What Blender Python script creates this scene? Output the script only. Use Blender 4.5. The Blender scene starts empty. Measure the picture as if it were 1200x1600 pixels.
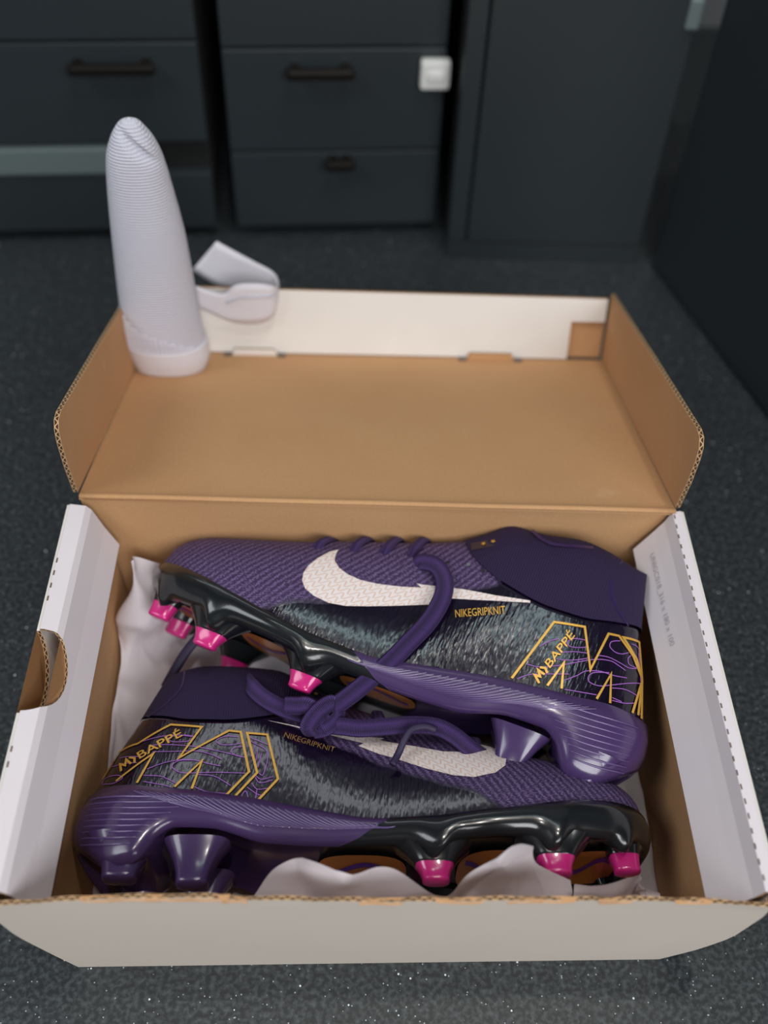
import bpy, bmesh, math, random
from mathutils import Vector, Matrix, noise

SC=bpy.context.scene
COL=SC.collection
# ---------------------------------------------------------------- camera
def v3(a): return Vector(a)
cam=bpy.data.cameras.new('camera'); camo=bpy.data.objects.new('camera',cam); COL.objects.link(camo)
CAM_ROWS=((0.9995,-0.0104,0.0298),(0.0111,-0.7680,-0.6404),(0.0296,0.6404,-0.7675))   # right, down, forward
_r,_d,_f=[v3(a).normalized() for a in CAM_ROWS]
_m=Matrix((_r,-_d,-_f)).transposed().to_4x4(); _m.translation=(-0.01442,-0.15916,0.59152)
camo.matrix_world=_m
cam.sensor_fit='VERTICAL'; cam.sensor_height=36; cam.sensor_width=27; cam.lens=36.33
cam.dof.use_dof=True; cam.dof.focus_distance=.548; cam.dof.aperture_fstop=3.7
cam.clip_start=.02
SC.camera=camo
# ---------------------------------------------------------------- world, lights, exposure
SC.view_settings.view_transform='Standard'; SC.view_settings.look='None'
SC.view_settings.gamma=1; SC.view_settings.use_curve_mapping=False
SC.view_settings.exposure=0.0
W=bpy.data.worlds.new('world'); SC.world=W; W.use_nodes=True
W.node_tree.nodes['Background'].inputs[0].default_value=(.75,.85,1,1)
W.node_tree.nodes['Background'].inputs[1].default_value=.12
def area(name,loc,target,size,power,col=(1,1,1),sy=None,shape='DISK'):
    l=bpy.data.lights.new(name,'AREA'); l.shape=shape; l.size=size; l.energy=power; l.color=col
    if sy: l.shape='RECTANGLE'; l.size_y=sy
    o=bpy.data.objects.new(name,l); COL.objects.link(o); o.location=loc
    o.rotation_euler=(v3(target)-v3(loc)).to_track_quat('-Z','Y').to_euler()
    return o
area('daylight_and_fill',(.55,-1.35,1.22),(0,.15,.08),1.2,27,(.97,.98,1),.9,'RECTANGLE')
area('daylight_and_fill',(-1.2,-.25,1.55),(0,.15,.05),.9,11,(.93,.97,1),.7,'RECTANGLE')  # added fill from the left, no window behind it
area('ceiling_downlight',(.35,.10,2.18),(.05,.15,0),.12,6,(1,.94,.86))
area('ceiling_downlight',(.10,-.35,2.18),(.05,.15,0),.12,6,(1,.95,.88))
area('added_back_light',(-.22,1.10,.84),(-.15,.2,.55),.9,.75,(.90,.95,1),.085,'RECTANGLE')  # added source for the sheen on the front boot, represents a window
area('ceiling_downlight',(-.10,.62,2.18),(0,.3,0),.07,.55,(1,.96,.9))
_s=area('ceiling_strip_light',(.30,.54,2.17),(.30,.54,0),.75,1.3,(.72,.97,1),.06,'RECTANGLE'); _s.rotation_euler=(0,0,math.radians(-21))

# ---------------------------------------------------------------- helpers
def new(name,me,parent=None,label=None,cat=None,kind=None,group=None):
    o=bpy.data.objects.new(name,me); COL.objects.link(o)
    if parent: o.parent=parent
    if label: o['label']=label
    if cat: o['category']=cat
    if kind: o['kind']=kind
    if group: o['group']=group
    return o
def thing(name,label,cat,loc=(0,0,0),group=None):
    o=new(name,None,None,label,cat,None,group); o.location=loc; o.empty_display_size=.02
    return o
def fin(bm,mats,smooth=False,recalc=True,name='mesh'):
    if recalc: bmesh.ops.recalc_face_normals(bm,faces=bm.faces[:])
    me=bpy.data.meshes.new(name); bm.to_mesh(me); bm.free()
    for m in (mats if isinstance(mats,(list,tuple)) else [mats]): me.materials.append(m)
    if smooth: me.shade_smooth()
    return me
def raw(verts,faces,mats,smooth=False,recalc=True,mi=None):
    bm=bmesh.new(); vs=[bm.verts.new(v) for v in verts]
    for i,f in enumerate(faces):
        try:
            fc=bm.faces.new([vs[j] for j in f])
            if mi: fc.material_index=mi[i]
        except ValueError: pass
    return fin(bm,mats,smooth,recalc)
def add_box(bm,c,s,rz=0,bev=0):
    r=bmesh.ops.create_cube(bm,size=1); M=Matrix.Translation(c)@Matrix.Rotation(rz,4,'Z')@Matrix.Diagonal((*s,1))
    bmesh.ops.transform(bm,matrix=M,verts=r['verts'])
    if bev:
        es=list({e for v in r['verts'] for e in v.link_edges})
        bmesh.ops.bevel(bm,geom=es,offset=bev,segments=2,affect='EDGES',profile=.6)
def box(c,s,mat,rz=0,bev=0):
    bm=bmesh.new(); add_box(bm,c,s,rz,bev); return fin(bm,mat)
def catmull(P,n=8,closed=False):
    P=[v3(p) if len(p)==3 else Vector((p[0],p[1],0)) for p in P]; out=[]
    N=len(P)
    for i in range(N-1):
        a=P[i-1] if i>0 else P[0]*2-P[1]; b=P[i]; c=P[i+1]; d=P[i+2] if i+2<N else P[-1]*2-P[-2]
        for k in range(n):
            t=k/n
            out.append(.5*((2*b)+(c-a)*t+(2*a-5*b+4*c-d)*t*t+(-a+3*b-3*c+d)*t**3))
    out.append(P[-1]); return out
def sweep(path,w,th,normal,mat,ns=10,taper=None):
    # flat cord: elliptical section, width w across, thickness th along the normal; u,v stored for weave
    bm=bmesh.new(); uvl=bm.loops.layers.uv.new('UVMap'); rings=[]; L=0; prev=None; N=len(path)
    for i,p in enumerate(path):
        t=(path[min(i+1,N-1)]-path[max(i-1,0)]).normalized()
        nn=normal(i/(N-1)) if callable(normal) else v3(normal)
        s=t.cross(nn)
        if s.length<1e-4: s=t.orthogonal()
        s.normalize(); n2=s.cross(t).normalized()
        if prev is not None: L+=(p-prev).length
        prev=p
        k=taper(i/(N-1)) if taper else 1
        ring=[]
        for j in range(ns):
            a=2*math.pi*j/ns; ca,sa=math.cos(a),math.sin(a)
            ring.append(bm.verts.new(p+s*(w/2*k*math.copysign(abs(ca)**.8,ca))+n2*(th/2*k*math.copysign(abs(sa)**.7,sa))))
        rings.append((ring,L))
    for (a,la),(b,lb) in zip(rings,rings[1:]):
        for j in range(ns):
            f=bm.faces.new((a[j],a[(j+1)%ns],b[(j+1)%ns],b[j]))
            for lp,uv in zip(f.loops,((j/ns,la*100),((j+1)/ns,la*100),((j+1)/ns,lb*100),(j/ns,lb*100))): lp[uvl].uv=uv
    bm.faces.new(rings[0][0][::-1]); bm.faces.new(rings[-1][0])
    return fin(bm,mat,True)
# ---------------------------------------------------------------- materials
def lin(c):
    return tuple(((x/255)/12.92 if x/255<=.04045 else ((x/255+.055)/1.055)**2.4) for x in c)+(1,)
class NT:
    def __init__(s,name):
        s.m=bpy.data.materials.new(name); s.m.use_nodes=True; s.t=s.m.node_tree; s.b=s.t.nodes['Principled BSDF']
    def n(s,ty,**kw):
        x=s.t.nodes.new('ShaderNode'+ty)
        for k,v in kw.items():
            if k.startswith('i_'):
                key=k[2:]; key=int(key) if key.isdigit() else key.replace('_',' ')
                if isinstance(v,bpy.types.NodeSocket): s.t.links.new(v,x.inputs[key])
                else: x.inputs[key].default_value=v
            else: setattr(x,k,v)
        return x
    def math(s,op,a,b=None,c=None):
        x=s.t.nodes.new('ShaderNodeMath'); x.operation=op
        for i,v in enumerate((a,b,c)):
            if v is None: continue
            if isinstance(v,bpy.types.NodeSocket): s.t.links.new(v,x.inputs[i])
            else: x.inputs[i].default_value=v
        return x.outputs[0]
    def mix(s,f,a,b):
        x=s.t.nodes.new('ShaderNodeMix'); x.data_type='RGBA'
        for k,v in ((0,f),(6,a),(7,b)):
            if isinstance(v,bpy.types.NodeSocket): s.t.links.new(v,x.inputs[k])
            else: x.inputs[k].default_value=v
        return x.outputs[2]
    def ramp(s,f,stops):
        x=s.t.nodes.new('ShaderNodeValToRGB'); s.t.links.new(f,x.inputs[0]); e=x.color_ramp.elements
        while len(e)<len(stops): e.new(.5)
        for q,(p,c) in zip(e,stops): q.position=p; q.color=c
        return x.outputs[0]
    def coord(s,which='Object',scale=(1,1,1)):
        c=s.t.nodes.new('ShaderNodeTexCoord'); m=s.t.nodes.new('ShaderNodeMapping'); m.inputs['Scale'].default_value=scale
        s.t.links.new(c.outputs[which],m.inputs[0]); return m.outputs[0]
    def set(s,**kw):
        for k,v in kw.items():
            key={'col':'Base Color','rough':'Roughness','metal':'Metallic','coat':'Coat Weight','coatr':'Coat Roughness','sheen':'Sheen Weight','spec':'Specular IOR Level','trans':'Transmission Weight','sss':'Subsurface Weight','normal':'Normal','alpha':'Alpha'}[k]
            if isinstance(v,bpy.types.NodeSocket): s.t.links.new(v,s.b.inputs[key])
            else: s.b.inputs[key].default_value=v
        return s
    def bump(s,h,strength,dist=.001,prev=None):
        x=s.n('Bump'); x.inputs['Strength'].default_value=strength; x.inputs['Distance'].default_value=dist
        s.t.links.new(h,x.inputs['Height'])
        if prev: s.t.links.new(prev,x.inputs['Normal'])
        return x.outputs[0]
def simple(name,c,rough=.5,**kw):
    return NT(name).set(col=lin(c),rough=rough,**kw).m
def noise_mat(name,c1,c2,scale,rough,bump=.1,bscale=None,dist=.0005,sc=(1,1,1),**kw):
    s=NT(name); co=s.coord('Object',sc)
    nz=s.n('TexNoise',i_Vector=co,i_Scale=scale,i_Detail=5)
    s.set(col=s.mix(nz.outputs[0],lin(c1),lin(c2)),rough=rough,**kw)
    if bump:
        n2=s.n('TexNoise',i_Vector=co,i_Scale=bscale or scale*4,i_Detail=4)
        s.set(normal=s.bump(n2.outputs[0],bump,dist))
    return s.m
M={}
def kraft():
    s=NT('kraft_board'); co=s.coord('Object')
    n1=s.n('TexNoise',i_Vector=co,i_Scale=14,i_Detail=6); n2=s.n('TexNoise',i_Vector=s.coord('Object',(1,1,1)),i_Scale=700,i_Detail=2)
    c=s.mix(n1.outputs[0],lin((196,148,102)),lin((210,166,120)))
    c=s.mix(s.math('MULTIPLY',n2.outputs[0],.35),c,lin((150,108,72)))
    n3=s.n('TexNoise',i_Vector=co,i_Scale=26,i_Detail=3)   # scuffed paper
    sc=s.ramp(n3.outputs[0],[(.70,(0,0,0,1)),(.78,(1,1,1,1))])
    c=s.mix(s.math('MULTIPLY',sc,.22),c,lin((225,196,160)))
    w=s.n('TexWave',i_Vector=s.coord('Object'),i_Scale=90,i_Distortion=.3); w.bands_direction='X'
    h=s.math('ADD',s.math('MULTIPLY',w.outputs['Fac'],.5),n2.outputs[0])
    return s.set(col=c,rough=.85,normal=s.bump(h,.12,.0006)).m
M['kraft']=kraft()
M['white']=noise_mat('white_board',(226,222,216),(236,232,226),30,.6,.08,300)
M['front_white']=noise_mat('front_board',(222,210,196),(230,219,206),12,.55,.10,60,.001)
M['inner_white']=noise_mat('inner_white_board',(222,214,219),(230,223,227),18,.6,.10,40,.001)
def corr():
    s=NT('corrugated_edge'); uv=s.n('UVMap').outputs[0]; sp=s.n('SeparateXYZ',i_0=uv)
    u,v=sp.outputs[0],sp.outputs[1]
    wv=s.math('MULTIPLY_ADD',s.math('SINE',s.math('MULTIPLY',u,2*math.pi/.0048)),.33,.5)
    d=s.math('LESS_THAN',s.math('ABSOLUTE',s.math('SUBTRACT',v,wv)),.17)
    e=s.math('GREATER_THAN',s.math('ABSOLUTE',s.math('SUBTRACT',v,.5)),.37)
    k=s.math('MAXIMUM',d,e)
    return s.set(col=s.mix(k,lin((62,40,24)),lin((196,160,118))),rough=.9,normal=s.bump(k,.6,.0008)).m
M['corr']=corr()
def granite():
    s=NT('sparkle_granite'); co=s.coord('Object')
    n=s.n('TexNoise',i_Vector=co,i_Scale=350,i_Detail=4); n0=s.n('TexNoise',i_Vector=co,i_Scale=5,i_Detail=3)
    c=s.mix(s.ramp(n.outputs[0],[(.42,(0,0,0,1)),(.70,(1,1,1,1))]),lin((33,38,41)),lin((76,83,86)))
    c=s.mix(s.math('MULTIPLY',n0.outputs[0],.3),c,lin((30,36,40)))
    for sc,th,br in ((420,.16,(165,172,176)),(150,.085,(222,225,228))):
        vo=s.n('TexVoronoi',i_Vector=co,i_Scale=sc); 
        pick=s.math('GREATER_THAN',s.n('SeparateColor',i_0=vo.outputs['Color']).outputs[0],.72)
        k=s.math('MULTIPLY',s.math('LESS_THAN',vo.outputs['Distance'],th),pick)
        c=s.mix(k,c,lin(br))
    return s.set(col=c,rough=.42,normal=s.bump(n.outputs[0],.15,.0005)).m
M['granite']=granite()
M['cabinet']=noise_mat('dark_slate_lacquer',(40,47,51),(44,51,55),6,.42,.05,80)
M['gap']=simple('gap_black',(12,13,14),.8)
M['handle']=simple('dark_bronze',(24,18,14),.5,metal=.4)
M['steel']=simple('brushed_steel',(112,126,126),.4,metal=.2)
M['white_plastic']=simple('white_plastic',(225,226,222),.4)
M['wall']=noise_mat('grey_paint',(120,124,128),(126,130,134),5,.8,.05)
def tissue():
    s=NT('tissue_paper'); co=s.coord('Object')
    n=s.n('TexNoise',i_Vector=co,i_Scale=220,i_Detail=4); n2=s.n('TexNoise',i_Vector=co,i_Scale=35,i_Detail=5)
    s.set(col=lin((228,219,224)),rough=.75,normal=s.bump(s.math('ADD',s.math('MULTIPLY',n.outputs[0],.2),n2.outputs[0]),.35,.002))
    d=s.n('BsdfTranslucent'); d.inputs[0].default_value=lin((225,214,216)); mx=s.n('MixShader'); mx.inputs[0].default_value=.25
    out=s.t.nodes['Material Output']
    s.t.links.new(s.b.outputs[0],mx.inputs[1]); s.t.links.new(d.outputs[0],mx.inputs[2]); s.t.links.new(mx.outputs[0],out.inputs[0])
    return s.m
M['tissue']=tissue()
# boot materials -- UV = local x,y in decimetres ; 'skin' attribute = glossy coated zone
def upper_mat():
    s=NT('knit_and_skin_upper'); uv=s.n('UVMap').outputs[0]
    at=s.n('Attribute'); at.attribute_name='skin'; k0=at.outputs['Fac']
    sp=s.n('SeparateXYZ',i_0=uv); x,y=sp.outputs[0],sp.outputs[1]
    big=s.n('TexNoise',i_Vector=uv,i_Scale=4,i_Detail=4)
    k=s.ramp(s.math('ADD',k0,s.math('MULTIPLY_ADD',big.outputs[0],.5,-.25)),[(.38,(0,0,0,1)),(.62,(1,1,1,1))])
    # knit flecks in diagonal herringbone rows
    mp=s.n('Mapping',i_Vector=uv,i_Scale=(1,2.6,1)); mp.inputs['Rotation'].default_value=(0,0,.75)
    fl=s.n('TexNoise',i_Vector=mp.outputs[0],i_Scale=75,i_Detail=2)
    mp2=s.n('Mapping',i_Vector=uv); mp2.inputs['Rotation'].default_value=(0,0,-.5)
    row=s.n('TexWave',i_Vector=mp2.outputs[0],i_Scale=9,i_Distortion=1.0,i_Detail=1); row.bands_direction='X'
    f=s.ramp(s.math('ADD',fl.outputs[0],s.math('MULTIPLY_ADD',row.outputs['Fac'],.16,-.08)),[(.50,(0,0,0,1)),(.60,(1,1,1,1))])
    knit=s.mix(f,lin((48,31,70)),lin((112,93,137)))
    skin=s.mix(big.outputs[0],lin((10,7,17)),lin((24,14,39)))
    # short vertical wrinkles of the coated skin
    wr=s.n('TexNoise',i_Vector=s.n('Mapping',i_Vector=uv,i_Scale=(2.4,.50,1)).outputs[0],i_Scale=26,i_Detail=1.5,i_Roughness=.45,i_Distortion=.12)
    h=s.math('ADD',s.math('MULTIPLY',wr.outputs[0],s.math('MULTIPLY',k,1.0)),s.math('MULTIPLY',f,s.math('MULTIPLY_ADD',k,-.25,.25)))
    s.set(col=s.mix(k,knit,skin),rough=s.math('MULTIPLY_ADD',k,-.56,.72),normal=s.bump(h,.26,.0009))
    s.b.inputs['Specular IOR Level'].default_value=.5
    s.set(coat=s.math('MULTIPLY',k,.5)); s.b.inputs['Coat Roughness'].default_value=.10
    s.t.links.new(s.b.inputs['Normal'].links[0].from_socket,s.b.inputs['Coat Normal'])
    return s.m
M['upper']=upper_mat()
def rib_mat():
    s=NT('ribbed_collar_knit'); uv=s.n('UVMap').outputs[0]
    w=s.n('TexWave',i_Vector=uv,i_Scale=22,i_Distortion=.6,i_Detail=1); w.bands_direction='X'
    n=s.n('TexNoise',i_Vector=uv,i_Scale=160,i_Detail=2)
    c=s.mix(s.math('MULTIPLY',w.outputs['Fac'],.7),lin((26,13,46)),lin((44,25,74)))
    c=s.mix(s.math('MULTIPLY',n.outputs[0],.4),c,lin((38,22,64)))
    return s.set(col=c,rough=.85,normal=s.bump(s.math('ADD',w.outputs['Fac'],n.outputs[0]),.5,.0008)).m
M['rib']=rib_mat()
M['purple']=noise_mat('purple_plastic',(64,45,88),(74,55,99),20,.24,.03,60,coat=.5,coatr=.12)
M['purple_dark']=noise_mat('dark_purple_plastic',(44,26,74),(54,32,86),20,.3,.03,60,coat=.3,coatr=.15)
M['ridge']=simple('highlit_ridge_purple',(92,72,120),.25,coat=.4)  # paler than the plate: ridge highlights are put into the colour
M['black']=noise_mat('black_plastic',(20,23,26),(26,29,32),25,.22,.02,60,coat=.5,coatr=.10)
def pink():
    s=NT('pink_stud_tip'); sp=s.n('SeparateXYZ',i_0=s.coord('Object'))
    s.set(col=lin((205,40,126)),rough=.22,coat=.5); s.b.inputs['Subsurface Weight'].default_value=.3; s.b.inputs['Subsurface Radius'].default_value=(.004,.002,.003)
    return s.m
M['pink']=pink()
M['pink_pale']=simple('translucent_pink',(196,104,150),.2,coat=.5)
M['orange']=noise_mat('copper_sole',(176,104,44),(190,116,52),30,.3,.03,coat=.4)
M['wave_purple']=simple('purple_wave',(92,50,140),.3)
M['gold']=simple('gold_print',(222,172,76),.35,metal=.35)
M['gold_dim']=simple('dull_gold_print',(150,118,74),.4,metal=.3)
M['lilac']=simple('lilac_line',(160,98,190),.45)
def logo():
    s=NT('white_logo_print'); sp=s.n('SeparateXYZ',i_0=s.n('UVMap').outputs[0]); x,y=sp.outputs[0],sp.outputs[1]
    # rows of small slanted zigzag letters
    u=s.math('FRACT',s.math('MULTIPLY',y,26)); tri=s.math('PINGPONG',s.math('MULTIPLY_ADD',y,18,s.math('MULTIPLY',x,34)),1)
    d=s.math('ABSOLUTE',s.math('SUBTRACT',tri,s.math('MULTIPLY_ADD',u,.7,.15)))
    k=s.math('LESS_THAN',d,.16)
    return s.set(col=s.mix(s.math('MULTIPLY',k,.6),lin((234,225,224)),lin((214,168,140))),rough=.5).m
M['logo']=logo()
def lace():
    s=NT('woven_lace'); uv=s.n('UVMap').outputs[0]; sp=s.n('SeparateXYZ',i_0=uv); u,v=sp.outputs[0],sp.outputs[1]
    z=s.math('PINGPONG',s.math('MULTIPLY',u,10),1)
    w=s.math('SINE',s.math('MULTIPLY_ADD',v,75,s.math('MULTIPLY',z,3.0)))
    h=s.math('ADD',s.math('MULTIPLY',w,.45),s.math('MULTIPLY',z,1.2))
    return s.set(col=s.mix(s.math('ADD',s.math('MULTIPLY',z,.45),s.math('MULTIPLY_ADD',w,.2,.2)),lin((26,12,48)),lin((92,62,138))),rough=.75,normal=s.bump(h,.9,.0009)).m
M['lace']=lace()
M['aglet']=simple('dark_aglet',(34,20,58),.6)
def knitwhite():
    s=NT('white_knit'); co=s.coord('Object'); sp=s.n('SeparateXYZ',i_0=co)
    r=s.math('SINE',s.math('MULTIPLY',sp.outputs[2],2*math.pi/.0019)); c=s.math('SINE',s.math('MULTIPLY',sp.outputs[0],2*math.pi/.0017))
    h=s.math('ADD',r,s.math('MULTIPLY',s.math('MULTIPLY',r,c),.6)); n=s.n('TexNoise',i_Vector=co,i_Scale=400)
    k=s.math('MULTIPLY_ADD',h,.2,.5)
    return s.set(col=s.mix(k,lin((198,198,212)),lin((217,217,229))),rough=.85,sheen=.2,normal=s.bump(s.math('ADD',h,n.outputs[0]),.55,.0007)).m
M['sock']=knitwhite()
M['cloth']=noise_mat('smooth_white_cloth',(216,213,222),(228,226,232),60,.8,.1,300)
M['print_grey']=simple('grey_print',(188,182,188),.7)
M['patch']=simple('dark_glossy_patch',(40,34,52),.2,coat=.5)
M['slit']=simple('slit_shadowed_card',(112,98,88),.9)
# ---------- boot shape (local metres: x heel->toe, y sole->collar, z outward) ----------
def curve(pts):
    xs=[p[0] for p in pts]; ys=[p[1] for p in pts]; n=len(xs)
    d=[(ys[i+1]-ys[i])/(xs[i+1]-xs[i]) for i in range(n-1)]
    m=[d[0]]+[0 if d[i-1]*d[i]<=0 else 2*d[i-1]*d[i]/(d[i-1]+d[i]) for i in range(1,n-1)]+[d[-1]]
    def f(x):
        if x<=xs[0]: return ys[0]
        if x>=xs[-1]: return ys[-1]
        i=0
        while x>xs[i+1]: i+=1
        h=xs[i+1]-xs[i]; t=(x-xs[i])/h
        return (ys[i]*(1+2*t)*(1-t)**2+m[i]*h*t*(1-t)**2+ys[i+1]*t*t*(3-2*t)+m[i+1]*h*t*t*(t-1))
    return f
BL=.302
lean=curve([(-.02,.003),(0,.002),(.015,0),(.03,.001),(.048,.006),(.066,.012),(.09,.021),(.13,.034)])
TOPC=curve([(0,.128),(.1,.133),(.26,.132),(.33,.126),(.38,.118),(.43,.111),(.49,.104),(.55,.098),(.65,.0875),(.75,.0755),(.85,.066),(.93,.0585),(.98,.0495),(1,.039)])
TOP={'A':TOPC,'B':TOPC}
bot=curve([(0,.026),(.05,.026),(.2,.024),(.35,.018),(.5,.011),(.7,.011),(.9,.015),(1,.021)])
half=curve([(0,0),(.004,.008),(.02,.0165),(.05,.0235),(.1,.029),(.2,.033),(.4,.0335),(.5,.036),(.6,.0405),(.72,.045),(.82,.0445),(.9,.039),(.95,.031),(.98,.0215),(.995,.011),(1,0)])
roundness=curve([(0,12),(.2,9),(.32,5),(.42,2.6),(.6,2.0),(.8,2.0),(1,2.4)])
taper=curve([(0,.30),(.3,.36),(.45,.30),(.65,.12),(.8,0),(1,0)])
def prof(u,v): return max(0.,1-v**roundness(u))**.5*(1-taper(u)*v)
def upx(u,y): return u*BL+lean(y)*(1-u)**2.2
def upper_point(k,u,v):
    y=bot(u)+(TOP[k](u)-bot(u))*v
    return upx(u,y),y,half(u)*prof(u,v)
def inv_u(x,y):
    a,b=0.,1.
    for _ in range(28):
        c=(a+b)/2
        if upx(c,y)<x: a=c
        else: b=c
    return (a+b)/2
def zsurf(k,x,y):
    u=inv_u(x,y); v=(y-bot(u))/(TOP[k](u)-bot(u))
    return half(u)*prof(u,min(1.,max(0.,v)))
def zplate(k,x,y):
    u=inv_u(x,y)
    return half(u)*1.03+.002
PRINT={
'A':{'gold':[[[1,50.7],[3.9,58.6],[9.2,67.8],[28,68.3],[44.6,78.6],[62.2,75.5],[52.9,54.7],[77.3,73.1],[83.8,72.4],[90.8,46.1],[80.2,30.6]],[[84.5,29.6],[95.1,45.6],[87.3,71.8],[98.2,71.1],[106.3,41.9],[95.9,26.7]],[[20.8,44],[38.4,59.1],[33,40.3]],[[53.4,36.1],[65.4,52.6],[62.5,34.8]]],
'flame':[[[6.6,62.6],[15.5,57.2],[24.5,55.4],[30.3,54.2]],[[18.8,61.6],[33.2,57.7]],[[27.9,69],[35.9,70.1],[43.9,71],[53.9,70.4],[59.1,69.1]],[[58.1,69.1],[49.9,70.6],[44.7,69],[47.6,66.4],[54.6,65.9],[58.4,67.2]],[[34.8,65.2],[44.9,64.6],[60.1,62.2],[73.1,59.3],[85,56.2]],[[37.7,60.4],[51.7,59.4],[61.5,59.2],[69.5,57.1],[75.6,53.9]],[[36.8,49],[44.1,51.9],[52.6,53.6],[61.3,53.2],[69.3,50.9],[75.7,49.5]],[[60.3,53.2],[52.7,53],[50.1,49.6],[53.7,45.8],[59.6,44.8],[72.8,45.4],[89,45.2]],[[82.6,69.2],[75.8,69.3],[71.2,66.5],[73.5,63.9],[79.3,63.6],[85.5,65]],[[86.7,62.6],[81.5,61.8],[80.4,58.8],[83,56.5],[88.4,55.4]],[[11.6,46.7],[13,49.8],[21,48],[24.1,45.3],[19,43],[11.9,45.8]],[[35.5,45],[44.5,43.6],[48.7,41.5],[55,37.7]],[[36.3,40.9],[47.4,37.6],[51.4,36.2]],[[64.5,43.9],[73.1,42.9],[82.2,37.3]],[[62.7,36.5],[70.6,33.2],[80.9,32.3]],[[88,69.4],[99.2,64.3]],[[89.8,66.3],[99.2,59.4],[98.5,45.1],[96.1,45.1]],[[92.5,63.4],[90.8,56.1]],[[94.1,62.2],[93.6,51.4]],[[96.3,58.6],[95.2,49.1]],[[94.3,43.9],[97.8,41.6],[103.8,43.5]],[[94.4,42.7],[97.1,39.3],[103.5,41.2]],[[92.8,39.2],[96,35.4],[102,36.1]],[[90.8,36.4],[96.8,32],[100.5,32.1]],[[96,35.4],[95.7,28.7]],[[87.8,29.1],[90.1,34.1],[92.5,28.6]]],
'swoosh':[[97.2,81.3],[116,78.1],[124.9,77.1],[162,73],[159.9,71.3],[164.4,69.7],[179.3,65.3],[193.8,60.2],[205.4,59.4],[211.4,63.7],[211.9,69.5],[219.4,68.8],[226.2,63.3],[227.1,56.2],[225.2,48.1],[219.3,42.1],[208.1,39],[197.4,41.2],[183.2,47.6],[165.9,57.1],[159.4,59.9],[148,66.5],[150.8,68.6],[128.5,75.6],[116.1,77.1]],
'name':[[22.3,50.5],[52.8,69.9],[19.5,55.3]],
'grip':[[107.2,69.7],[134.9,61.4],[107.9,73.4]]},
'B':{'gold':[[[79.8,33.6],[68.6,72.8],[52.1,76.5],[42,54],[38.8,78.1],[33.1,79.6],[22.5,72.5],[10.7,62.8],[14,41.3]],[[10.7,42],[9.3,62.9],[20.2,72.3],[30.7,80],[21.3,83.3],[13.7,77.1],[7.6,63.2],[5.7,41.4]],[[60.7,36.5],[56.4,52.1],[53.2,37.8]],[[34.1,39.8],[30.9,56.4],[26.8,40.6]]],
'flame':[[[76.9,34.4],[72.1,38.7],[65.9,41.5],[52,47.1]],[[74.7,44.1],[67.2,45.3],[57.1,50.5],[49.9,55.3],[41.2,60.8],[33.3,63.5],[28.2,63],[24,62.2]],[[71.6,56.4],[67,61.6],[63.1,64.4]],[[49.5,69.3],[55.4,67.7],[58.3,64.2],[56.1,62.5],[51.7,63.6],[47.2,65.9]],[[60,57.1],[53.1,60.4],[46.2,62.5]],[[61,52.8],[56.5,53.8],[50.3,56.6],[45,60]],[[40.2,63.8],[34.5,65.1],[28,64.9],[22.9,64.6],[18.7,66.8]],[[53.1,42.9],[47.6,48.2],[44.2,52.2],[37.2,55.3],[29.5,56.3],[22.1,58.5]],[[32,56.8],[39.7,53.3],[41.8,49.8],[40.2,47.2],[34.8,47.4],[29.3,50.4],[22.5,54.8],[13.1,60.3]],[[28.2,49.2],[21.6,51.7],[14.1,52.2]],[[26.2,42.6],[19.4,44.3],[14,47.5]],[[26.6,44.1],[21.1,44.3]],[[51.5,38.1],[43.5,39.9],[34.7,42]],[[31.6,77.3],[35.8,74.6],[36,71.4],[32.6,69.6],[28.7,70.3],[25.3,73.1]],[[23.8,72.2],[24.7,69.4],[23,66.7],[18.8,67.2]],[[25.3,79.1],[16.7,79.4],[12.7,74],[8.1,62.1]],[[20,76.3],[12.5,73.2]],[[8.9,61],[7.6,63.2]],[[8.7,60.2],[6.6,58.5]],[[8.5,56.9],[5.7,53.8]],[[8.8,46.6],[6.3,51.9]],[[9.7,44.9],[5.7,43.8]],[[9.9,43.9],[6.3,41.7]]],
'swoosh':[[200.1,72.8],[204,69],[207.6,61.6],[209.8,54.3],[209.9,48.4],[208.2,43.6],[204.6,39.8],[198.4,37.5],[189.1,36.9],[179.8,39],[169,43.7],[152.9,51.3],[134.9,59.7],[134.6,63.9],[129.6,66],[114.9,70],[84.6,79.1],[85,80.4],[104.6,76.7],[123.1,74.5],[132.2,72.8],[146.4,69],[149.3,68.7],[145.7,67.1],[156.5,63.2],[169.3,59.5],[179.1,57.8],[187.2,58.3],[193.5,60.3],[198.3,64.1],[199.8,68.9]],
'name':[[65.4,36.3],[55.5,69.3],[69.3,38.6]],
'grip':[[120.6,56.2],[95.2,68],[122.6,60.6]]}}
# ---------------------------------------------------------------- the room
HALF_TURN=math.pi
def plane_xy(x0,y0,x1,y1,z): return [(x0,y0,z),(x1,y0,z),(x1,y1,z),(x0,y1,z)]
new('floor',raw([(-2,-2,0),(2,-2,0),(2,2,0),(-2,2,0)],[(0,1,2,3)],M['granite'],recalc=False),kind='structure')
new('wall_back',box((0,1.15,1.1),(4,.04,2.2),M['wall']),kind='structure')
new('wall_left',box((-2.0,0,1.1),(.04,4,2.2),M['wall']),kind='structure')
new('wall_right',box((2.0,0,1.1),(.04,4,2.2),M['wall']),kind='structure')
new('ceiling',box((0,0,2.22),(4,4,.04),M['wall']),kind='structure')
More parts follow.
